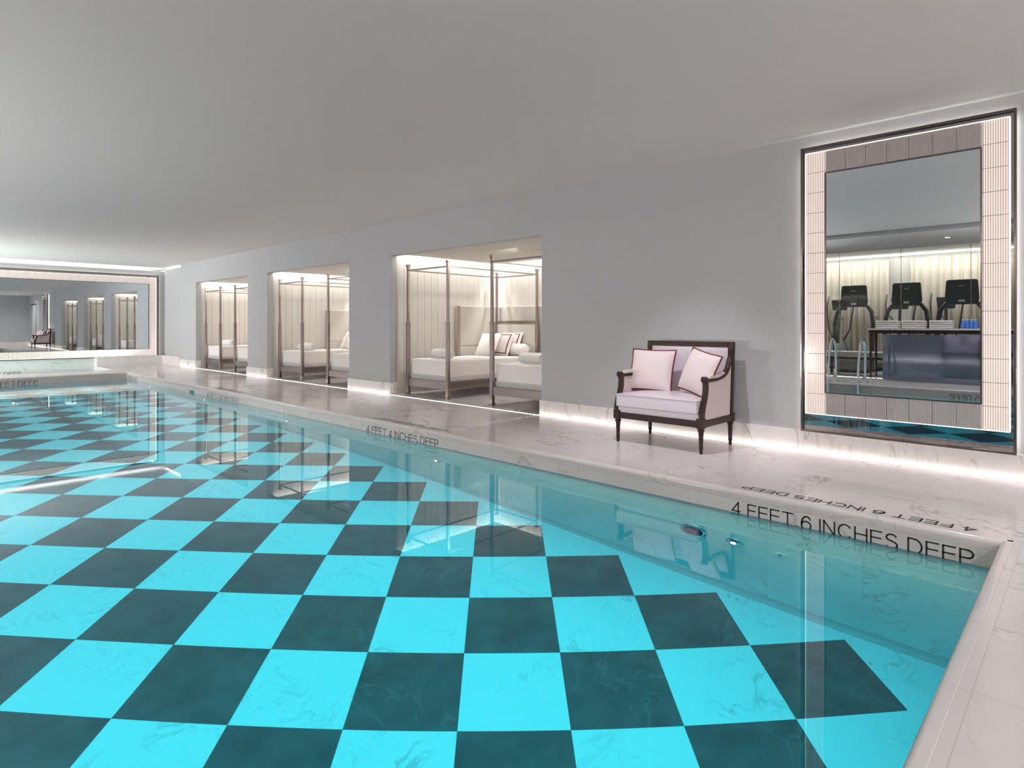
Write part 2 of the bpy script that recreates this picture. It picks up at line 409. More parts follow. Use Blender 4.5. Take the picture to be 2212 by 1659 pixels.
# LED light line in the floor along the right wall
def light_line(name, x, y0, y1, label):
    t = thing(name, (x, y0, 0), label, 'light strip')
    box(-.013, .013, 0, y1-y0, -.002, .0015).build('channel', M['steel'], t)
    box(-.006, .006, .005, y1-y0-.005, .0015, .003).build('lens', M['led'], t)
light_line('floor_light_strip', bx-.022, BY+.05, RB-.1, 'thin glowing white light line set in the floor along the right wall')
light_line('floor_light_strip', -3.42, 0, 12, 'thin glowing light line in the floor along the glass gym wall')

# ------------------------------------------------------------------ alcoves
def groove_x(m, x0, x1, y, z0, z1, sgn, bw=.146, g=.009):
    """boarded wall in the plane y=const, boards standing side by side along x"""
    xs = [x0]; x = x0+bw
    pts = [(x0, y)]
    while x < x1-.03:
        pts += [(x-g/2, y), (x, y-sgn*g), (x+g/2, y)]; x += bw
    pts += [(x1, y), (x1, y-sgn*.06), (x0, y-sgn*.06)]
    m.prism(pts, 'z', z0, z1)
def groove_y(m, y0, y1, x, z0, z1, bw=.146, g=.009):
    pts = [(x, y0)]; y = y0+bw
    while y < y1-.03:
        pts += [(x, y-g/2), (x+g, y), (x, y+g/2)]; y += bw
    pts += [(x, y1), (x+.06, y1), (x+.06, y0)]
    m.prism(pts, 'z', z0, z1)
def alcove(a, b):
    zt = 2.60
    m = MB(); groove_x(m, WX+WT, AX1, b, 0, zt, -1); struct(m.build('wall_alcove_left', M['board']))
    m = MB(); groove_x(m, WX+WT, AX1, a, 0, zt, 1); struct(m.build('wall_alcove_right', M['board']))
    m = MB(); groove_y(m, a, b, AX1, 0, zt); struct(m.build('wall_alcove_back', M['board']))
    struct(box(WX+WT-.03, AX1+.06, a-.06, b+.06, zt, zt+.05).build('ceiling_alcove_void', M['board']))
    # dropped plank ceiling
    g = .13; pts = [(WX+WT-.01, OT+.055), (WX+WT-.01, OT+.02)]
    x = WX+WT-.01+.1
    while x < AX1-g-.02:
        pts += [(x-.006, OT+.02), (x, OT+.034), (x+.006, OT+.02)]; x += .1
    pts += [(AX1-g, OT+.02), (AX1-g, OT+.055)]
    m = MB().prism(pts, 'y', a+g, b-g); struct(m.build('ceiling_alcove', M['plank']))
    t = thing('cove_light', ((WX+AX1)/2, (a+b)/2, zt), 'hidden light strip glowing around the plank ceiling of the '+{AL[0]: 'nearest', AL[1]: 'middle', AL[2]: 'farthest'}[(a, b)]+' alcove', 'light strip')
    cx, cyy = (WX+AX1)/2, (a+b)/2
    zl = 2.47-zt
    for nm, q in (('strip', (WX+WT+.05-cx, AX1-.08-cx, b-.075-cyy, b-.035-cyy)), ('strip', (WX+WT+.05-cx, AX1-.08-cx, a+.035-cyy, a+.075-cyy)), ('strip', (AX1-.075-cx, AX1-.035-cx, a+.1-cyy, b-.1-cyy))):
        box(q[0], q[1], q[2], q[3], zl, zl+.01).build(nm, M['cove'], t)
for a, b in AL: alcove(a, b)

# upholstered corner panels
def panel(x0, x1, y0, y1, label, h=1.51):
    t = thing('upholstered_panel', ((x0+x1)/2, (y0+y1)/2, 0), label, 'wall panel', 'upholstered corner panels')
    cx, cyy = (x0+x1)/2, (y0+y1)/2
    box(x0-cx, x1-cx, y0-cyy, y1-cyy, .1, .77).build('lower_pad', M['panelfab'], t, bevel=.01)
    box(x0-cx, x1-cx, y0-cyy, y1-cyy, .773, h).build('upper_pad', M['panelfab'], t, bevel=.01)
    if x1-x0 > .3 and y1-y0 < .3:
        box(x0-.07-cx, x0-cx, y0-.005-cyy, y1-cyy, .1, h).build('end_post', M['paneledge'], t, bevel=.004)
for i, (a, b) in enumerate(AL):
    w3 = ('nearest', 'middle', 'farthest')[i]
    if i < 2:
        panel(7.32, AX1-.1, b-.09, b-.012, 'beige upholstered panel on the left board wall inside the %s alcove' % w3)
        panel(AX1-.09, AX1-.005, a+.02, b-.1, 'beige upholstered panel across the back wall of the %s alcove' % w3)

# ------------------------------------------------------------------ beds
BW = 1.03; BL = 2.08
def make_bed():
    t = thing('canopy_daybed', (0, 0, 0), '', 'bed')
    hw = BW/2
    for sx in (0, BL):
        for sy in (-hw, hw):
            p = MB()
            p.box(sx-.036, sx+.036, sy-.036, sy+.036, 0, .018); p.box(sx-.031, sx+.031, sy-.031, sy+.031, .018, .035)
            p.box(sx-.027, sx+.027, sy-.027, sy+.027, .035, 1.19)
            q = [(-.027, 1.19), (-.026, 1.215)]
            p.box(sx-.029, sx+.029, sy-.029, sy+.029, 1.185, 1.205)
            p.box(sx-.019, sx+.019, sy-.019, sy+.019, 1.2, 2.12)
            p.box(sx-.023, sx+.023, sy-.023, sy+.023, 2.11, 2.135); p.box(sx-.028, sx+.028, sy-.028, sy+.028, 2.135, 2.165)
            p.build('post', M['steel'], t, bevel=.0025)
    zr = 2.055
    for sy in (-hw, hw): box(.019, BL-.019, sy-.011, sy+.011, zr, zr+.024).build('canopy_rail', M['steel'], t)
    for sx in (0, BL): box(sx-.011, sx+.011, -hw+.019, hw-.019, zr, zr+.024).build('canopy_rail', M['steel'], t)
    for sy in (-hw, hw): box(.027, BL-.027, sy-.014, sy+.014, .15, .262).build('bed_rail', M['steel'], t, bevel=.003)
    for sx in (0, BL):
        box(sx-.014, sx+.014, -hw+.027, hw-.027, .15, .262).build('bed_rail', M['steel'], t, bevel=.003)
    box(-.018, .03, -hw+.02, hw-.02, .258, .268).build('rail_cap', M['steel'], t)
    m = MB().box(.045, BL-.04, -hw+.03, hw-.03, .262, .60)
    mt = m.build('mattress', M['sheet'], t, bevel=.025, seg=4)
    box(.040, BL-.035, -hw+.026, hw-.026, .263, .355).build('skirt_band', M['bandfab'], mt, bevel=.012)
    box(BL-.013, BL+.013, -hw+.027, hw-.027, 1.185, 1.235).build('headboard_rail', M['steel'], t, bevel=.003)
    box(BL-.02, BL+.012, -hw+.03, hw-.03, .60, 1.17).build('headboard', M['panelfab'], t, bevel=.008)
    return t
FX = 6.065
beds = []
bpos = [(7.755, 'left', 0), (5.74, 'right', 0), (12.48, 'left', 1), (10.38, 'right', 1), (16.93, 'left', 2), (14.95, 'right', 2)]
bed0 = make_bed()
for k, (y, side, i) in enumerate(bpos):
    w3 = ('nearest', 'middle', 'farthest')[i]
    lab = 'steel four-post canopy daybed with white mattress, %s bed in the %s alcove' % (side, w3)
    if k == 0: o = bed0; o.location = (FX, y, 0); o['label'] = lab; o['group'] = 'canopy daybeds in the alcoves'
    else: o = dup(bed0, (FX, y, 0), 0, lab, 'canopy daybeds in the alcoves')

def pillow_mesh(wd, ht, th, puff=1.0, n=18, dents=True, seed=1):
    """pillow in the local YZ plane, thickness along X, base at z=0"""
    rnd = random.Random(seed); m = MB(); V = []; 
    ph = [rnd.uniform(0, 6) for _ in range(4)]
    for side in (-1, 1):
        for i in range(n+1):
            for j in range(n+1):
                u = i/n*2-1; v = j/n*2-1
                e = (1-abs(u)**2.6)*(1-abs(v)**2.6); e = max(e, 0)**.55
                cy_ = u*(1-.055*(1-v*v)); cz = v*(1-.055*(1-u*u))
                wob = .05*math.sin(3*u+ph[0])*math.cos(2.5*v+ph[1])+.03*math.sin(6*v+4*u+ph[2])
                V.append((side*th/2*e*(1+wob), cy_*wd/2, ht/2+cz*ht/2))
    N1 = (n+1)**2; F = []
    for s_ in (0, 1):
        for i in range(n):
            for j in range(n):
                a = s_*N1+i*(n+1)+j; q = (a, a+1, a+n+2, a+n+1); F.append(q if s_ else q[::-1])
    m.add(V, F)
    edge = [(i, 0) for i in range(n)]+[(n, j) for j in range(n)]+[(n-i, n) for i in range(n)]+[(0, n-j) for j in range(n)]
    E = [V[i*(n+1)+j] for i, j in edge]
    return m, E
def make_pillow(name, wd, ht, th, loc, rz, lean, mat, label, cat='pillow', group=None, piping=None, band=None, seed=1, roll=0):
    t = thing(name, loc, label, cat, group, rz)
    m, E = pillow_mesh(wd, ht, th, seed=seed)
    R = Matrix.Rotation(lean, 4, 'Y') @ Matrix.Rotation(roll, 4, 'X')
    m.xf(R); m.build('cover', mat, t, smooth=True)
    if piping:
        q = MB(); pts = [tuple(R @ Vector(e)) for e in E]; q.tube(pts+[pts[0], pts[1]], piping, 6, caps=False); q.build('piping', M['red'], t, smooth=True)
    if band is not None:
        # inset stripe near the edges: thin ribbon following the front and back faces
        q = MB(); n = 26
        def face(u, v, side):
            e = max((1-abs(u)**2.6)*(1-abs(v)**2.6), 0)**.55
            return (side*(th/2*e*1.06+.002), u*(1-.055*(1-v*v))*wd/2, ht/2+v*(1-.055*(1-u*u))*ht/2)
        for side in (-1, 1):
            for (f0, f1, hor) in ((-.86, -.78, 0), (.78, .86, 0), (-.86, -.78, 1), (.78, .86, 1)):
                V = []; 
                for k in range(n+1):
                    s_ = -.86+1.72*k/n
                    for ff in (f0, f1):
                        V.append(face(s_, ff, side) if hor else face(ff, s_, side))
                q.add(V, [(2*k, 2*k+1, 2*k+3, 2*k+2) for k in range(n)])
        q.xf(R); q.build('stripe', M['red'], t)
    return t
zm = .60
def bed_pillows(y, w3, n):
    for k in range(n):
        make_pillow('square_pillow', .50, .46, .13, (7.52+.20*k-(.0 if k else .04), y+(.18, .06, .02)[k], zm-.006), 0, math.radians((27, 25, 22)[k]), M['pillow'],
                    (('plain white square pillow, frontmost on the left bed in the %s alcove', 'white pillow with dark red stripes, behind the plain one, %s alcove', 'white pillow with dark red stripes, rearmost on the bed, %s alcove')[k] % w3), 'pillow', 'striped pillows on the daybeds', band=(1 if k else None), seed=k+3)
bed_pillows(7.755, 'nearest', 3); bed_pillows(12.48, 'middle', 2)
b = MB(); prof = [(.0, -.40), (.05, -.405), (.09, -.39), (.108, -.35), (.112, -.2), (.113, 0), (.112, .2), (.108, .35), (.09, .39), (.05, .405), (.0, .40)]
b.lathe(prof, (0, 0, .112), 28, 'y')
t = thing('bolster', (7.93, 7.70, zm), 'white round bolster lying at the head of the left bed in the nearest alcove', 'pillow'); b.build('cover', M['pillow'], t, smooth=True)

def make_towel():
    t = thing('rolled_towel', (0, 0, 0), '', 'towel')
    n = 110; turns = 4.2; pts = []
    for k in range(n+1):
        s_ = k/n; an = 2*PI*turns*s_; r = .012+.066*s_
        pts.append((r*math.cos(an)*1.05, r*math.sin(an)*.97+.085))
    V = []; F = []
    L_ = .205
    yy = [-L_, -L_*.97, -L_*.5, 0, L_*.5, L_*.97, L_]
    for k, p in enumerate(pts):
        for y in yy:
            e = 0.004*math.sin(k*.9) if abs(y) == L_ else 0
            V.append((p[0], y+e, p[1]))
    m_ = len(yy)
    for k in range(n):
        for j in range(m_-1): F.append((k*m_+j, k*m_+j+1, (k+1)*m_+j+1, (k+1)*m_+j))
    o = MB().add(V, F).build('terry_roll', M['towel'], t, smooth=True, solid=.0155)
    return t
tw0 = make_towel()
tws = [(6.42, 7.80, 'small white rolled towel on the foot of the left bed, nearest alcove', .05), (6.38, 5.76, 'white rolled towel on the right bed of the nearest alcove', -.02),
       (6.40, 12.42, 'white rolled towel on the foot of the left bed, middle alcove', .3), (6.38, 10.28, 'white rolled towel on the right bed of the middle alcove', .1),
       (6.42, 16.80, 'white rolled towel on the left bed in the farthest alcove', .2)]
for k, (x, y, lab, rz) in enumerate(tws):
    if k == 0: tw0.location = (x, y, zm+.002); tw0.rotation_euler = (0, 0, rz); tw0['label'] = lab; tw0['group'] = 'rolled towels on the daybeds'
    else: dup(tw0, (x, y, zm+.002), rz, lab, 'rolled towels on the daybeds')

# ------------------------------------------------------------------ pool
pool = thing('swimming_pool', ((PX0+PX1)/2, (PY0+PY1)/2, 0), 'long blue indoor pool with black and white checkerboard bottom', 'pool')
pc = pool.location
def fz(y): return WL-1.375+.00852*(y-1.16)
def pw(x0, x1, y0, y1, z0, z1, name, mat, **k): return MB().box(x0-pc.x, x1-pc.x, y0-pc.y, y1-pc.y, z0, z1).build(name, mat, pool, **k)
wz = -.06
pw(PX1+.004, PX1+.1, PY0-.1, PY1+.1, -1.75, wz, 'side_wall', M['poolwall'])
pw(PX0-.1, PX0-.004, PY0-.1, PY1+.1, -1.75, wz, 'side_wall', M['poolwall'])
pw(PX0-.1, PX1+.1, PY0-.1, PY0-.004, -1.75, wz, 'end_wall', M['poolwall'])
pw(PX0-.1, PX1+.1, PY1+.004, PY1+.1, -1.75, wz, 'end_wall', M['poolwall'])
ya, yb = PY0-.05, PY1+.05
m = MB().quad((PX0-.05-pc.x, ya-pc.y, fz(ya)), (PX1+.05-pc.x, ya-pc.y, fz(ya)), (PX1+.05-pc.x, yb-pc.y, fz(yb)), (PX0-.05-pc.x, yb-pc.y, fz(yb)))
m.build('pool_floor', M['checker'], pool)
# cove fillet where wall and floor meet
M['fillet'] = pbr('fillet_shaded', (.58, .57, .56), .5)  # grey set darker to paint the corner's shading into the fillet
for xx, sg in ((PX1+.004, -1), (PX0-.004, 1)):
    v = []; rr = .05
    for y in (PY0, PY1):
        for k in range(7):
            a = PI/2*k/6; v.append((xx+sg*rr*(1-math.sin(a))-pc.x, y-pc.y, fz(y)+rr*(1-math.cos(a))))
    MB().add(v, [(k, k+1, k+8, k+7) for k in range(6)]).build('fillet', M['fillet'], pool, smooth=True)
# rounded coping: profile swept along each side
def coping_prof(r=.03):
    # local (d, z): d = 0 at the pool edge (inner), increasing away from the pool
    P = [(nz, -.001), (nz, wz-.002)]
    P += [(.004, wz-.002)]
    for k in range(0, 9):
        a = PI+(-PI/2)*k/8
        P.append((r*.95+r*.95*math.cos(a), -.028+.031*math.sin(a)))
    P += [(nz-.003, .003)]
    return P
cp = coping_prof()
def cop(axis, edge, sgn, a, b):
    m = MB()
    pts = [((edge+sgn*d), z) for d, z in cp]
    m.prism(pts, axis, a, b)
    m.move((-pc.x, -pc.y, 0))
    o = m.build('coping', M['coping'], pool)
    o.data.polygons.foreach_set('use_smooth', [len(p.vertices) == 4 for p in o.data.polygons])
    e = o.modifiers.new('split', 'EDGE_SPLIT'); e.split_angle = math.radians(40)
cop('y', PX1, 1, PY0-nz, PY1+nz); cop('y', PX0, -1, PY0-nz, PY1+nz)
cop('x', PY0, -1, PX0-nz, PX1+nz); cop('x', PY1, 1, PX0-nz, PX1+nz)
MB().box(PX0-.03-pc.x, PX1+.03-pc.x, PY0-.03-pc.y, PY1+.03-pc.y, -1.72, WL).build('water', M['water'], pool)

# fittings on the pool wall
def uw_light(y, z, label):
    t = thing('underwater_light', (PX1+.004, y, z), label, 'pool light', 'underwater lights')
    MB().lathe([(.0, -.020), (.022, -.020), (.026, -.014), (.05, -.012), (.062, -.004), (.064, 0)], (0, 0, 0), 28, 'x').build('rim', M['chrome'], t, smooth=True)
    MB().lathe([(.0, -.024), (.018, -.023), (.020, -.019)], (0, 0, 0), 20, 'x').build('bulb', M['poollamp'], t)
for k, y in enumerate((1.82, 5.10, 8.57, 11.9, 15.2)):
    uw_light(y, -.775, ('small bright underwater light below the 4 FEET 6 INCHES DEEP marking', 'small bright underwater light beside the 4 FEET 4 INCHES DEEP marking',
                        'small bright underwater light between the nearest two far depth markings', 'distant small underwater light past the middle of the pool wall', 'farthest small underwater light near the pool corner')[k])
t = thing('underwater_viewport', (PX1+.004, 2.13, -.765), 'round dark lens fitting on the underwater pool wall beside the brightest light', 'pool fitting')
MB().lathe([(.0, -.006), (.085, -.012), (.098, -.012), (.11, -.004), (.112, 0)], (0, 0, 0), 36, 'x').build('rim', M['chrome'], t, smooth=True)
MB().lathe([(.0, -.03), (.05, -.026), (.082, -.012), (.084, -.004)], (0, 0, 0), 36, 'x').build('lens', M['lens'], t, smooth=True)
t = thing('return_inlet', (PX1+.004, 1.505, -.78), 'small round white water inlet on the pool wall right of the lights', 'pool fitting')
MB().lathe([(.0, -.004), (.018, -.012), (.036, -.010), (.045, 0)], (0, 0, 0), 28, 'x').build('flange', M['poolwall'], t, smooth=True)
MB().lathe([(.0, -.014), (.010, -.0135), (.011, -.008)], (0, 0, 0), 16, 'x').build('nozzle', M['black'], t)
t = thing('skimmer_cover', (PX1+.004, 12.6, -.14), 'small teal square plate on the pool wall above the waterline', 'pool fitting')
box(-.004, 0, -.11, .11, -.05, .035).build('plate', pbr('teal_plate', (.02, .22, .26), .3), t)

# spa pool at the far end
spa = thing('spa_pool', ((SX0+SX1)/2, (SY0+SY1)/2, 0), 'small turquoise spa pool below the wide end mirror', 'pool'); sp = spa.location
def sw(x0, x1, y0, y1, z0, z1, name, mat): return MB().box(x0-sp.x, x1-sp.x, y0-sp.y, y1-sp.y, z0, z1).build(name, mat, spa)
sw(SX1-.01, SX1+.08, SY0-.08, SY1-.03, -1.1, -.002, 'side_wall', M['poolwall']); sw(SX0-.08, SX0+.01, SY0-.08, SY1-.03, -1.1, -.002, 'side_wall', M['poolwall'])
sw(SX0-.08, SX1+.08, SY0-.08, SY0+.01, -1.1, -.002, 'side_wall', M['poolwall']); sw(SX0-.08, SX1+.08, SY0-.08, SY1, -1.15, -1.0, 'spa_floor', M['poolwall'])
sw(SX0-.03, SX1+.03, SY0-.03, SY1-.01, -1.02, WL, 'water', M['spawater'])

# ------------------------------------------------------------------ inlaid depth markings
def arc(cx, cy_, rx, ry, a0, a1, n=14):
    return [(cx+rx*math.cos(math.radians(a0+(a1-a0)*k/n)), cy_+ry*math.sin(math.radians(a0+(a1-a0)*k/n))) for k in range(n+1)]
GLYPH = {
 'F': (.54, [[(0, 0), (0, 1), (.54, 1)], [(0, .53), (.49, .53)]]),
 'E': (.57, [[(.57, 0), (0, 0), (0, 1), (.57, 1)], [(0, .53), (.53, .53)]]),
 'T': (.66, [[(.33, 0), (.33, 1)], [(0, 1), (.66, 1)]]),
 'I': (.0, [[(0, 0), (0, 1)]]),
 'N': (.64, [[(0, 0), (0, 1), (.64, 0), (.64, 1)]]),
 'H': (.66, [[(0, 0), (0, 1)], [(.66, 0), (.66, 1)], [(0, .53), (.66, .53)]]),
 'D': (.68, [[(.28, 0), (0, 0), (0, 1), (.28, 1)]+arc(.28, .5, .40, .5, 90, -90)[1:]]),
 'P': (.60, [[(0, 0), (0, 1), (.34, 1)]+arc(.34, .735, .26, .265, 90, -90)[1:]+[(0, .47)]]),
 'C': (.72, [arc(.38, .5, .38, .5, 38, 322, 24)]),
 'S': (.60, [arc(.30, .745, .27, .255, 25, 205, 14)[:-1]+[(.11, .60), (.30, .53), (.47, .46)]+arc(.30, .27, .30, .27, 40, -155, 16)[1:]]),
 '4': (.58, [[(.44, 0), (.44, 1), (0, .26), (.58, .26)]]),
 '6': (.58, [arc(.29, .31, .29, .31, 0, 360, 24), [(.54, .80), (.46, .95), (.32, 1), (.17, .94), (.06, .76), (.01, .52), (0, .31)]]),
 '2': (.58, [arc(.28, .72, .28, .28, 165, -25, 14)+[(.36, .40), (.03, .08), (0, 0), (.58, 0)]]),
}
def text_mesh(body, cap, length, sw=.098):
    V = []; F = []; x = 0; cuts = [0]
    def seg(a, b, ext):
        dx, dy = b[0]-a[0], b[1]-a[1]; l = math.hypot(dx, dy) or 1; dx, dy = dx/l, dy/l; h = sw/2
        a = (a[0]-dx*ext, a[1]-dy*ext); b = (b[0]+dx*ext, b[1]+dy*ext); n = len(V)
        V.extend([(a[0]-dy*h, a[1]+dx*h), (a[0]+dy*h, a[1]-dx*h), (b[0]+dy*h, b[1]-dx*h), (b[0]-dy*h, b[1]+dx*h)]); F.append((n, n+1, n+2, n+3))
    for ch in body:
        if ch == ' ': x += .34; cuts.append(len(V)); continue
        w_, strokes = GLYPH[ch]
        for st in strokes:
            for a, b in zip(st, st[1:]):
                aa = (x+a[0], sw/2+a[1]*(1-sw)); bb = (x+b[0], sw/2+b[1]*(1-sw))
                seg(aa, bb, sw*.48 if math.hypot(b[0]-a[0], b[1]-a[1]) > .16 else .012)
        x += w_+.235
    xs = [v[0] for v in V]; sx = length/(max(xs)-min(xs)); x0 = min(xs)
    out = []; cuts.append(len(V))
    for a, b in zip(cuts, cuts[1:]):
        out.append(([((v[0]-x0)*sx, v[1]*cap) for v in V[a:b]], [tuple(k-a for k in f) for f in F if a <= f[0] < b]))
    return out
def marking(body, cap, length, origin, xdir, ydir, label):
    X = Vector(xdir); Y = Vector(ydir); Z = X.cross(Y)
    t = thing('depth_marking', Vector(origin)+Z*.0012, label, 'depth marking', 'depth markings')
    for V, F in text_mesh(body, cap, length, .098 if ydir[2] else .13):
        MB().add([tuple(X*a+Y*b) for a, b in V], F).build('word', M['ink'], t)
T46, T44, T42, T4 = '4 FEET 6 INCHES DEEP', '4 FEET 4 INCHES DEEP', '4 FEET 2 INCHES DEEP', '4 FEET DEEP'
zb = -.170; xw = PX1+.004
for body, yl, yr, desc in ((T46, 1.842, .478, 'nearest'), (T44, 6.48, 5.08, 'second'), (T42, 11.80, 10.38, 'third')):
    marking(body, .092, yl-yr, (xw, yl, zb), (0, -1, 0), (0, 0, 1), 'black letters %s on the right pool wall at the waterline' % body)
    marking(body, .088, yl-yr-.03, (4.292, yr+.0, .0), (0, 1, 0), (-1, 0, 0), 'flat black letters %s on the deck beside the right pool edge' % body)
marking(T4, .092, .78, (xw, 17.04, zb), (0, -1, 0), (0, 0, 1), 'black letters 4 FEET DEEP on the right pool wall by the far corner')
marking(T4, .092, .86, (1.525, PY1+.004, zb), (1, 0, 0), (0, 0, 1), 'black letters 4 FEET DEEP on the far end wall of the pool')
marking(T4, .092, .86, (1.62, EY-.03, -.155), (1, 0, 0), (0, 0, 1), 'black letters on the spa wall under the end mirror')
marking(T46, .092, 1.36, (PX0-.004, .53, zb), (0, 1, 0), (0, 0, 1), 'black letters 4 FEET 6 INCHES DEEP on the left pool wall seen in the mirror')

# ------------------------------------------------------------------ framed mirrors with fluted glass border
def flute_tile(w_, h_, dep=.012, n=11, m=None, x=0, z=0):
    """tile in local XZ plane (normal -Y), flutes vertical; origin lower left at (x, z)"""
    m = m or MB(); k = 6; pts = []
    for i in range(n*k+1):
        s_ = i/(n*k)*w_; ph = (i % k)/k
        pts.append((x+s_, -dep*(.35+.65*abs(math.sin(PI*(i/k))))))
    pts += [(x+w_, 0), (x, 0)]
    return m.prism(pts, 'z', z, z+h_)
def framed_mirror(name, label, loc, rotz, W, H, outer, band, bottom, tile_h, n_top, seams, top=None, bv=None, tmat='flute'):
    """local: X along the wall, Z up, -Y into the room, wall plane at y=0; origin lower left"""
    top = outer if top is None else top; bv = bv or band
    t = thing(name, loc, label, 'mirror', None, rotz)
    D = .085
    fr = MB()
    fr.box(0, .018, -D, -.03, 0, H); fr.box(W-.018, W, -D, -.03, 0, H); fr.box(.018, W-.018, -D, -.03, 0, .018); fr.box(.018, W-.018, -D, -.03, H-.018, H)
    fr.build('outer_frame', M['bronze'], t, bevel=.002)
    box(.018, W-.018, -.055, -.04, .018, H-.018).build('backing', M['bronzeglass'], t)
    hl = MB()
    hl.box(.03, .045, -.036, -.020, .03, H-.03); hl.box(W-.045, W-.03, -.036, -.020, .03, H-.03)
    hl.box(.05, W-.05, -.036, -.020, H-.045, H-.03); hl.box(.05, W-.05, -.036, -.020, .03, .045)
    hl.build('halo_strip', M['halo'], t)
    bx0, bx1, bz0, bz1 = outer, W-outer, bottom, H-top
    y = -.062
    # side columns
    nt = round((bz1-bz0)/tile_h); th = (bz1-bz0)/nt
    for k in range(nt):
        for x0 in (bx0, bx1-band):
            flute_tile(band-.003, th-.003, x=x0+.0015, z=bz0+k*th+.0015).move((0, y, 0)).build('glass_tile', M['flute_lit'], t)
    tw = (bx1-bx0-2*band)/n_top
    for k in range(n_top):
        for z0 in (bz0, bz1-bv):
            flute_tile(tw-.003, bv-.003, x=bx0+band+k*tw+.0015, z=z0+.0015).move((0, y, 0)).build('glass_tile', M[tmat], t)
    ln = MB(); e = .004
    for a in ((bx0-e, bx0), (bx1, bx1+e)): ln.box(a[0], a[1], y-.012, y, bz0, bz1)
    ln.box(bx0, bx1, y-.012, y, bz1, bz1+e); ln.box(bx0, bx1, y-.012, y, bz0-e, bz0)
    ln.build('edge_light', emis('edge_light_'+name, (1, .93, .86), 3.0), t)
    mx0, mx1, mz0, mz1 = bx0+band, bx1-band, bz0+bv, bz1-bv
    ed = MB(); e = .008
    ed.box(mx0-e+.006, mx0+e, y-.022, y, mz0, mz1); ed.box(mx1-e, mx1+e-.006, y-.022, y, mz0, mz1)
    ed.box(mx0+e, mx1-e, y-.022, y, mz0-.002, mz0+e); ed.box(mx0+e, mx1-e, y-.022, y, mz1-e, mz1+.002)
    ed.build('inner_frame', M['bronze'], t)
    xs = [mx0+.006]+[s_ for s_ in seams]+[mx1-.006]
    for i in range(len(xs)-1):
        box(xs[i]+(.0015 if i else 0), xs[i+1]-(.0015 if i < len(xs)-2 else 0), y-.014, y-.002, mz0+.006, mz1-.006).build('mirror_pane', M['mirror'], t)
    return t
# right wall: local +X must run towards -Y world, -Y local towards -X world -> rotate by -90 deg
framed_mirror('framed_mirror', 'tall upright mirror in a glowing fluted glass frame on the right wall beside the settee', (WX, 1.93, .195), -PI/2, 1.51, 2.555, .04, .165, .165, .176, 7, [], top=.055, bv=.193)
framed_mirror('framed_mirror', 'very wide mirror in a glowing fluted glass frame on the far end wall', (.62, EY, .23), 0, 5.10, 2.42, .07, .19, .03, .19, 24, [2.56], top=.075, tmat='flute_warm')

# end wall cove light behind the top edge
t = thing('cove_light', (1.2, EY+.16, CEIL-.13), 'hidden light strip glowing along the ceiling above the far end mirror', 'light strip')
box(-4.6, 4.62, -.02, .02, 0, .01).build('strip', emis('end_cove_strong', (1, .97, .94), 70), t)
t = thing('cove_light', (WX+.10, 19.6, CEIL-.05), 'short glowing ceiling slot at the far end of the right wall', 'light strip')
box(-.03, .03, -.75, .75, .01, .02).build('strip', M['endcove'], t)

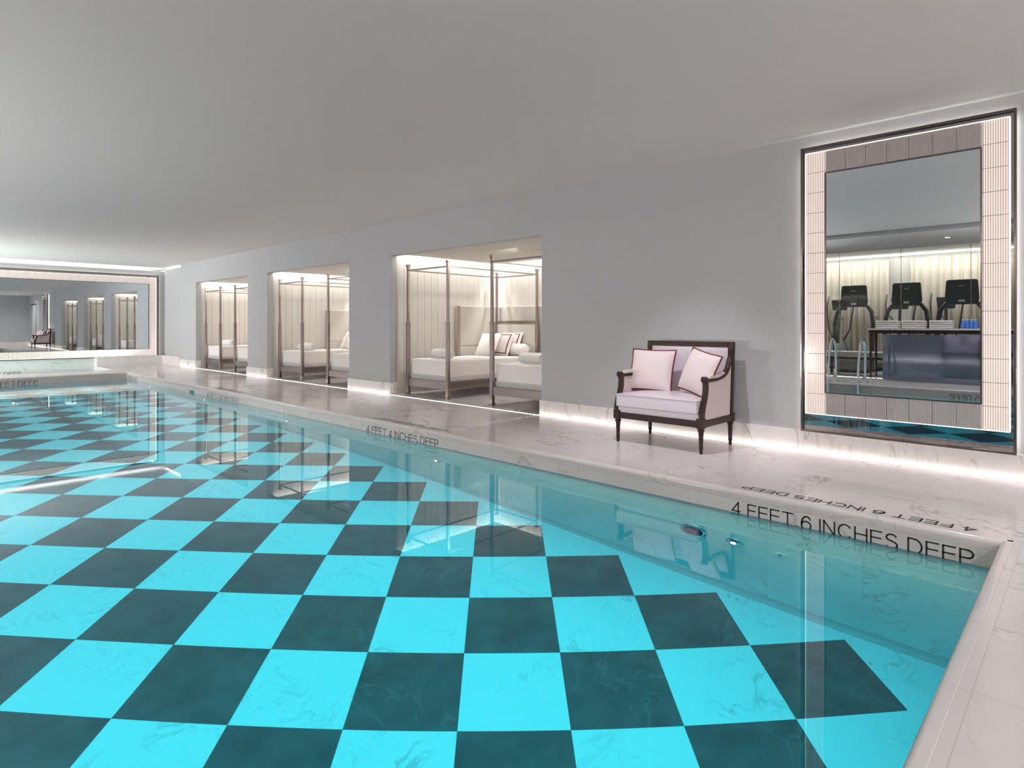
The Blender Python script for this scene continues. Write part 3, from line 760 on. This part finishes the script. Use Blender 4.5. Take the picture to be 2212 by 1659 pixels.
# ------------------------------------------------------------------ settee
def settee():
    # local: faces -X, origin floor centre; width along Y
    t = thing('settee', (5.375, 2.98, 0), 'two-seat settee with dark carved wood frame and pearl leather upholstery by the wall', 'settee')
    xf, xb, hw = -.345, .315, .47
    def leg(x, y, back):
        pr = [(.0, 0), (.013, 0), (.015, .02), (.016, .045), (.021, .05), (.021, .058), (.017, .064), (.024, .20), (.031, .206), (.031, .216), (.024, .222), (.030, .232), (.030, .24)]
        MB().lathe(pr, (x, y, 0), 16).build('leg', M['wood'], t, smooth=True)
    for x in (xf+.03, xb-.03):
        for y in (-hw+.03, hw-.03): leg(x, y, x > 0)
    r = MB()
    r.box(xf+.005, xf+.045, -hw, hw, .235, .295); r.box(xb-.045, xb, -hw, hw, .235, .295)
    r.box(xf+.03, xb-.02, -hw, -hw+.04, .235, .295); r.box(xf+.03, xb-.02, hw-.04, hw, .235, .295)
    for x in (xf+.03, xb-.03):
        for y in (-hw+.03, hw-.03): r.box(x-.034, x+.034, y-.034, y+.034, .228, .315)
    r.build('seat_rail', M['wood'], t, bevel=.004)
    box(xf+.015, xb-.03, -hw+.035, hw-.035, .29, .352).build('seat_border', M['leather'], t, bevel=.008)
    # cushion with domed top
    V = []; n = 22; mm = 16; cx0, cx1, cy0 = xf-.028, xb-.075, hw-.042
    m = MB(); top = []
    for i in range(n+1):
        for j in range(mm+1):
            u = i/n*2-1; v = j/mm*2-1
            dz = .028*(1-abs(u)**3)*(1-abs(v)**3)
            V.append((cx0+(cx1-cx0)*(j/mm), u*cy0, .478+dz))
    F = [(i*(mm+1)+j, i*(mm+1)+j+1, (i+1)*(mm+1)+j+1, (i+1)*(mm+1)+j) for i in range(n) for j in range(mm)]
    nb = len(V); ring = [i*(mm+1) for i in range(n+1)]+[n*(mm+1)+j for j in range(1, mm+1)]+[i*(mm+1)+mm for i in range(n-1, -1, -1)]+[j for j in range(mm-1, 0, -1)]
    for k in ring: V.append((V[k][0], V[k][1], .355))
    R_ = len(ring)
    F += [(ring[k], ring[(k+1) % R_], nb+(k+1) % R_, nb+k) for k in range(R_)]+[tuple(nb+k for k in range(R_))]
    m.add(V, F).build('seat_cushion', M['leather'], t, bevel=.014, seg=4)
    pp = MB(); pts = [(V[k][0]-.002 if V[k][0] < 0 else V[k][0], V[k][1]*1.004, V[k][2]-.004) for k in ring]; pp.tube(pts+[pts[0]], .004, 6, False); pp.build('welt', M['leather'], t, smooth=True)
    # back: frame and pad, slightly raked
    sh = Matrix.Shear('XY', 4, (0, 0)); 
    def rake(z): return xb-.055+.05*(z-.3)/.7
    bf = MB(); w_ = .052; z0, z1 = .30, .99
    def bar(ya, yb_, za, zb_):
        v = []
        for z in (za, zb_):
            for y in (ya, yb_):
                x = rake(z); v += [(x-.025, y, z), (x+.028, y, z)]
        bf.add(v, [(0, 1, 3, 2), (4, 6, 7, 5), (0, 4, 5, 1), (2, 3, 7, 6), (0, 2, 6, 4), (1, 5, 7, 3)])
    bar(-hw, -hw+w_, z0, z1); bar(hw-w_, hw, z0, z1); bar(-hw+w_, hw-w_, z1-.05, z1); bar(-hw+w_, hw-w_, z0, z0+.05)
    bf.build('back_frame', M['wood'], t, bevel=.005)
    V = []; n1, n2 = 44, 34; ya, yb_ = -hw+w_-.002, hw-w_+.002; za, zb_ = z0+.048, z1-.048
    for i in range(n1+1):
        for j in range(n2+1):
            u = i/n1*2-1; v = j/n2*2-1; z = za+(zb_-za)*j/n2
            bul = .035*((1-abs(u)**5)*(1-abs(v)**5))
            r_ = math.hypot(u*.42, v*.30); bul -= .016*math.exp(-(r_/.035)**2)
            V.append((rake(z)-.012-bul, ya+(yb_-ya)*i/n1, z))
    m = MB().add(V, [(i*(n2+1)+j, i*(n2+1)+j+1, (i+1)*(n2+1)+j+1, (i+1)*(n2+1)+j) for i in range(n1) for j in range(n2)])
    pad = m.build('back_pad', M['leather'], t, smooth=True)
    box(rake(.99)+.010, rake(.99)+.018, ya, yb_, za, zb_).build('back_panel', M['leatherside'], t)
    MB().lathe([(.0, -.010), (.009, -.008), (.012, 0)], (rake(.645)-.030, 0, .645), 16, 'x').build('button', M['leather'], pad, smooth=True)
    # arms
    for s_ in (-1, 1):
        y0 = s_*hw; yi = s_*(hw-.040)
        # front post, S curved: centre line in XZ
        cl = [(xf+.028, .30), (xf+.030, .36), (xf+.050, .42), (xf+.078, .48), (xf+.098, .54), (xf+.105, .60), (xf+.098, .65)]
        pl = [(x-.030, z) for x, z in cl]+[(x+.026-.006*(i/6), z) for i, (x, z) in reversed(list(enumerate(cl)))]
        pl = [(x if k > 0 else x, z) for k, (x, z) in enumerate(pl)]
        MB().prism(pl, 'y', min(y0, yi), max(y0, yi)).build('arm_post', M['wood'], t, bevel=.006)
        # scrolled hand rest
        MB().lathe([(.0, 0), (.027, 0), (.027, abs(hw-.04-hw)+.008), (.0, abs(.04)+.008)], (xf+.078, min(y0, yi)-.004, .662), 18, 'y').build('scroll', M['wood'], t, bevel=.003)
        # arm rail rising to the back post
        top = [(xf+.085, .672), (xf+.2, .664), (xf+.32, .668), (xf+.42, .685), (xf+.49, .715), (xf+.535, .76), (xf+.565, .82), (xf+.60, .86)]
        bot = [(xf+.085, .640), (xf+.2, .636), (xf+.32, .640), (xf+.43, .654), (xf+.51, .685), (xf+.56, .73), (xf+.60, .79), (xf+.615, .84)]
        MB().prism(top+bot[::-1], 'y', min(y0, yi), max(y0, yi)).build('arm_rail', M['wood'], t, bevel=.005)
        # pad
        pp = [(xf+.135, .667), (xf+.150, .692), (xf+.2, .700), (xf+.32, .703), (xf+.41, .716), (xf+.445, .712), (xf+.45, .698), (xf+.40, .684), (xf+.32, .667)]
        MB().prism(pp, 'y', min(y0, yi)-.004, max(y0, yi)+.004).build('arm_pad', M['leatherside'], t, bevel=.010, seg=3)
        # side panel
        yy = (s_*(hw-.012), s_*(hw-.030))
        sp_ = [(xf+.050, .295), (xb-.03, .295), (xb-.012, .70), (xb-.012, .84), (xf+.61, .80), (xf+.565, .735), (xf+.51, .685), (xf+.43, .654), (xf+.32, .640), (xf+.11, .638), (xf+.12, .60), (xf+.112, .54), (xf+.092, .48), (xf+.064, .42), (xf+.048, .36)]
        MB().prism(sp_, 'y', min(yy), max(yy)).build('side_panel', M['leatherside'], t, bevel=.004)
    return t
settee()
make_pillow('throw_cushion', .46, .425, .15, (5.33, 3.235, .497), math.radians(8), math.radians(17), M['linen'], 'pale pink square cushion with dark red piping, leaning on the left of the settee', 'cushion', 'cushions on the settee', piping=.008, seed=11, roll=math.radians(1))
make_pillow('throw_cushion', .41, .415, .15, (5.275, 2.752, .515), math.radians(-20), math.radians(19), M['linen'], 'pale pink tilted cushion with dark red piping on the right of the settee', 'cushion', 'cushions on the settee', piping=.008, seed=15, roll=math.radians(11))

# ------------------------------------------------------------------ left side: ladder, table, gym (seen in the mirror)
lad = thing('pool_ladder', (PX0, 3.61, 0), 'curved chrome grab rails of the pool ladder at the left pool edge', 'ladder')
for s_ in (-.27, .27):
    pts = [(-.44, s_, 0), (-.44, s_, .45), (-.42, s_, .66), (-.36, s_, .80), (-.26, s_, .86), (-.15, s_, .82), (-.06, s_, .70), (.02, s_, .45), (.06, s_, .1), (.06, s_, -1.0)]
    # smooth by Catmull-Rom
    P = [Vector(p) for p in pts]; Q = []
    for i in range(len(P)-1):
        p0, p1, p2, p3 = P[max(i-1, 0)], P[i], P[i+1], P[min(i+2, len(P)-1)]
        for k in range(5):
            u = k/5; Q.append(.5*((2*p1)+(p2-p0)*u+(2*p0-5*p1+4*p2-p3)*u*u+(3*p1-p0-3*p2+p3)*u**3))
    Q.append(P[-1])
    MB().tube(Q, .022, 14).build('grab_rail', M['chrome'], lad, smooth=True)
    MB().tube([(-.44, s_, .10), (.05, s_, .10)], .016, 12).build('brace', M['chrome'], lad, smooth=True)
    MB().lathe([(.0, 0), (.06, 0), (.058, .012), (.03, .018), (.0, .018)], (-.44, s_, 0), 20).build('flange', M['chrome'], lad, smooth=True)
for z in (-.35, -.65, -.95): box(.03, .10, -.25, .25, z-.012, z+.012).build('tread', M['chrome'], lad, bevel=.004)

struct(box(-3.53, -3.515, -.6, 6.6, .0, LOWC).build('window_1', M['glass']))
for y in (.6, 1.8, 3.0, 4.2, 5.4): struct(box(-3.534, -3.511, y-.004, y+.004, 0, LOWC).build('trim_1', M['steel']))
tb = thing('console_table', (-3.0, 2.1, 0), 'long dark wood console table with marble top against the glass gym wall', 'table')
box(-.27, .27, -1.35, 1.35, 1.055, 1.085).build('table_top', M['basem'], tb, bevel=.003)
box(-.25, .25, -1.33, 1.33, .985, 1.054).build('apron', M['wood'], tb, bevel=.003)
for x in (-.22, .22):
    for y in (-1.3, 1.3):
        MB().tube([(x, y, .985), (x, y, .06)], [.026, .016], 4).build('leg', M['wood'], tb); MB().lathe([(.0, 0), (.012, 0), (.020, .03), (.018, .06), (.0, .06)], (x, y, 0), 12).build('caster', M['chrome'], tb)
pnl = box(-.012, .012, -1.22, 1.25, .0, .95).build('polished_screen', M['darkmetal']); pnl.location = (-3.12, 2.0, .012)
tag(pnl, 'polished dark panel standing under the console table', 'panel')
def towel_stack():
    t = thing('folded_towel', (0, 0, 0), '', 'towel')
    m = MB(); m.prism([(-.17, .003), (.15, .0), (.172, .012), (.17, .030), (.15, .040), (-.17, .037), (-.172, .028), (-.15, .020), (-.172, .012)], 'y', -.19, .19)
    m.build('terry', M['towel'], t, bevel=.006); return t
ft = towel_stack(); first = True
for ix, y in enumerate((3.12, 2.66, 2.20)):
    for k in range(4):
        lab = 'folded white towel on the console table, %s stack, %s' % (('left', 'middle', 'right')[ix], ('lowest', 'second from the bottom', 'third from the bottom', 'topmost')[k])
        if first: ft.location = (-3.0, y, 1.0855); ft['label'] = lab; ft['group'] = 'folded towels on the console table'; first = False
        else: dup(ft, (-3.0, y, 1.0855+.041*k), random.uniform(-.03, .03), lab, 'folded towels on the console table')
def bottle():
    t = thing('water_bottle', (0, 0, 0), '', 'bottle')
    MB().lathe([(.0, 0), (.028, 0), (.030, .01), (.030, .10), (.026, .13), (.012, .155), (.012, .165), (0, .165)], (0, 0, 0), 14).build('body', M['bluewrap'], t, smooth=True)
    MB().lathe([(.0, .165), (.014, .165), (.014, .182), (0, .182)], (0, 0, 0), 12).build('cap', M['white'], t); return t
b0 = bottle(); k = 0
for i in range(4):
    for j in range(3):
        loc = (-3.05+.063*j, 1.66+.063*i, 1.0855)
        if k == 0: b0.location = loc; b0['label'] = 'small blue water bottle in the block of bottles on the console table'; b0['group'] = 'blue water bottles'
        else: dup(b0, loc, 0, 'small blue water bottle in the block of bottles on the console table', 'blue water bottles')
        k += 1
# bench
bn = thing('padded_bench', (-4.25, 3.95, 0), 'low bench with white cushion behind the gym glass', 'bench')
box(-.25, .25, -.75, .75, .42, .54).build('cushion', M['towel'], bn, bevel=.02)
box(-.24, .24, -.74, .74, .36, .42).build('frame', M['wood'], bn)
for x in (-.2, .2):
    for y in (-.68, .68): box(x-.025, x+.025, y-.025, y+.025, 0, .36).build('leg', M['wood'], bn)
# treadmill seen from the back of its console; user faces +X
def treadmill():
    t = thing('treadmill', (0, 0, 0), '', 'treadmill')
    box(-1.38, .05, -.36, .36, .06, .20).build('deck', M['black'], t, bevel=.02)
    box(-1.34, -.35, -.26, .26, .195, .212).build('belt', M['grey'], t)
    box(-.30, .20, -.40, .40, .06, .34).build('motor_hood', M['grey'], t, bevel=.06, seg=3)
    for s_ in (-1, 1):
        pts = [(.05, s_*.40, .1), (.10, s_*.42, .7), (.08, s_*.42, 1.2), (.02, s_*.38, 1.48), (-.02, s_*.28, 1.62), (0, s_*.2, 1.66)]
        MB().tube(pts, [.05, .045, .045, .05, .045, .04], 10).build('upright', M['black'], t, smooth=True)
        MB().tube([(.05, s_*.42, 1.35), (-.2, s_*.40, 1.38), (-.5, s_*.39, 1.30)], .024, 8).build('handrail', M['grey'], t, smooth=True)
    sc_ = MB().prism([(-.26, 1.60), (.26, 1.60), (.30, 1.72), (.275, 2.10), (.25, 2.13), (-.25, 2.13), (-.275, 2.10), (-.30, 1.72)], 'x', -.02, .05)
    s2 = sc_.build('screen_housing', M['black'], t, bevel=.015)
    box(.051, .054, -.055, .055, 1.655, 1.70).build('sticker', M['white'], s2)
    box(.051, .053, -.045, .045, 1.985, 1.998).build('badge', M['chrome'], s2)
    for x in (-1.28, .1): box(x-.05, x+.05, -.34, .34, 0, .06).build('foot', M['black'], t)
    return t
tr = treadmill()
for k, (x, y, lab) in enumerate(((-4.4, 2.06, 'black treadmill behind the gym glass, nearest the right edge of the mirror'), (-4.75, 3.13, 'black treadmill behind the gym glass, middle of three'), (-5.0, 4.28, 'black treadmill behind the gym glass, leftmost in the mirror'))):
    if k == 0: tr.location = (x, y, 0); tr['label'] = lab; tr['group'] = 'treadmills in the gym'
    else: dup(tr, (x, y, 0), 0, lab, 'treadmills in the gym')
def elliptical():
    t = thing('elliptical_trainer', (0, 0, 0), '', 'elliptical trainer')
    box(-.6, .36, -.06, .06, .03, .11).build('base', M['grey'], t, bevel=.02)
    for x in (-.55, .3): box(x-.05, x+.05, -.30, .30, 0, .05).build('foot', M['black'], t, bevel=.01)
    MB().lathe([(.0, -.09), (.26, -.08), (.30, -.04), (.30, .04), (.26, .08), (0, .09)], (.15, 0, .42), 28, 'y').build('flywheel_cover', M['grey'], t, smooth=True)
    MB().tube([(.3, 0, .4), (.22, 0, 1.0), (.12, 0, 1.55)], [.05, .04, .035], 10).build('mast', M['black'], t, smooth=True)
    MB().prism([(-.17, 1.56), (.17, 1.56), (.20, 1.84), (-.20, 1.84)], 'x', .06, .14).build('console', M['black'], t, bevel=.015)
    for s_ in (-1, 1):
        MB().tube([(.2, s_*.12, .75), (.16, s_*.26, 1.05), (.14, s_*.30, 1.4), (.05, s_*.33, 1.7), (-.05, s_*.32, 1.95)], .020, 8).build('arm', M['black'], t, smooth=True)
        MB().tube([(.2, s_*.12, .8), (-.1, s_*.20, .35), (-.56, s_*.20, .25)], .025, 8).build('pedal_arm', M['grey'], t, smooth=True)
        box(-.52, -.2, s_*.20-.07, s_*.20+.07, .30, .335).build('pedal', M['black'], t, bevel=.01)
    return t
el = elliptical()
for k, (x, y, lab) in enumerate(((-6.45, 2.62, 'elliptical trainer before the gym curtains, right in the mirror'), (-6.45, 3.58, 'elliptical trainer before the gym curtains, middle of three'), (-6.45, 4.98, 'elliptical trainer before the gym curtains, left in the mirror'))):
    if k == 0: el.location = (x, y, 0); el['label'] = lab; el['group'] = 'elliptical trainers in the gym'
    else: dup(el, (x, y, 0), 0, lab, 'elliptical trainers in the gym')
# curtains
def curtain(y0, y1, label):
    n = int((y1-y0)*60); V = []
    for i in range(n+1):
        y = y0+(y1-y0)*i/n; x = .035*math.sin(y*38+math.sin(y*9))+.02*math.sin(y*71)
        V += [(x, y-y0, 0.0), (x, y-y0, 2.88)]
    o = MB().add(V, [(2*i, 2*i+2, 2*i+3, 2*i+1) for i in range(n)]).build('curtain', M['curtain'], smooth=True, solid=.002)
    o.location = (-7.16, y0, .03); tag(o, label, 'curtain')
curtain(.2, 3.5, 'beige sheer curtain panel on the right behind the gym machines'); curtain(4.0, 8.4, 'beige sheer curtain panel on the left behind the gym machines')
t = thing('cove_light', (-6.9, 4.2, GYMC-.03), 'hidden light strip glowing above the gym curtains', 'light strip')
box(-.02, .02, -3.9, 3.9, -.01, 0).build('strip', M['cove'], t)
# downlights
def downlight():
    t = thing('downlight', (0, 0, 0), '', 'ceiling light')
    MB().lathe([(.052, 0), (.052, -.006), (.040, -.008), (.038, 0)], (0, 0, 0), 20).build('rim', M['white'], t)
    MB().lathe([(.0, -.0065), (.038, -.0065), (.038, -.002)], (0, 0, 0), 20).build('lens', M['lamp'], t); return t
d0 = downlight(); first = True
for i, (x, y) in enumerate(DOWN+[(-.5, -2.3), (2.2, -2.3), (4.9, -2.3)]):
    zz = CEIL if x > -1.1 else (LOWC if x > -3.5 else GYMC)
    lab = 'small round recessed downlight in the ceiling %s' % ('added behind the viewpoint' if y < -1 else ('over the gym machines' if x < -3.5 else 'over the left deck'))
    if first: d0.location = (x+.16, y, zz); d0['label'] = lab; d0['group'] = 'recessed downlights '+('added behind the viewpoint' if y < -1 else 'over the left deck'); first = False
    else: dup(d0, (x+.16, y, zz), 0, lab, 'recessed downlights '+('added behind the viewpoint' if y < -1 else ('over the gym' if x < -3.5 else 'over the left deck')))
# door on the right wall behind the viewpoint
dr = box(WX-.006, WX+.01, -3.6, -2.0, 0.0, 2.3).build('door_1', M['paint'], bevel=.003); struct(dr)
fr = MB().box(WX-.012, WX+.01, -3.68, -3.6, 0, 2.38); fr.box(WX-.012, WX+.01, -2.0, -1.92, 0, 2.38); fr.box(WX-.012, WX+.01, -3.6, -2.0, 2.3, 2.38)
struct(fr.build('trim_2', M['bronze']))
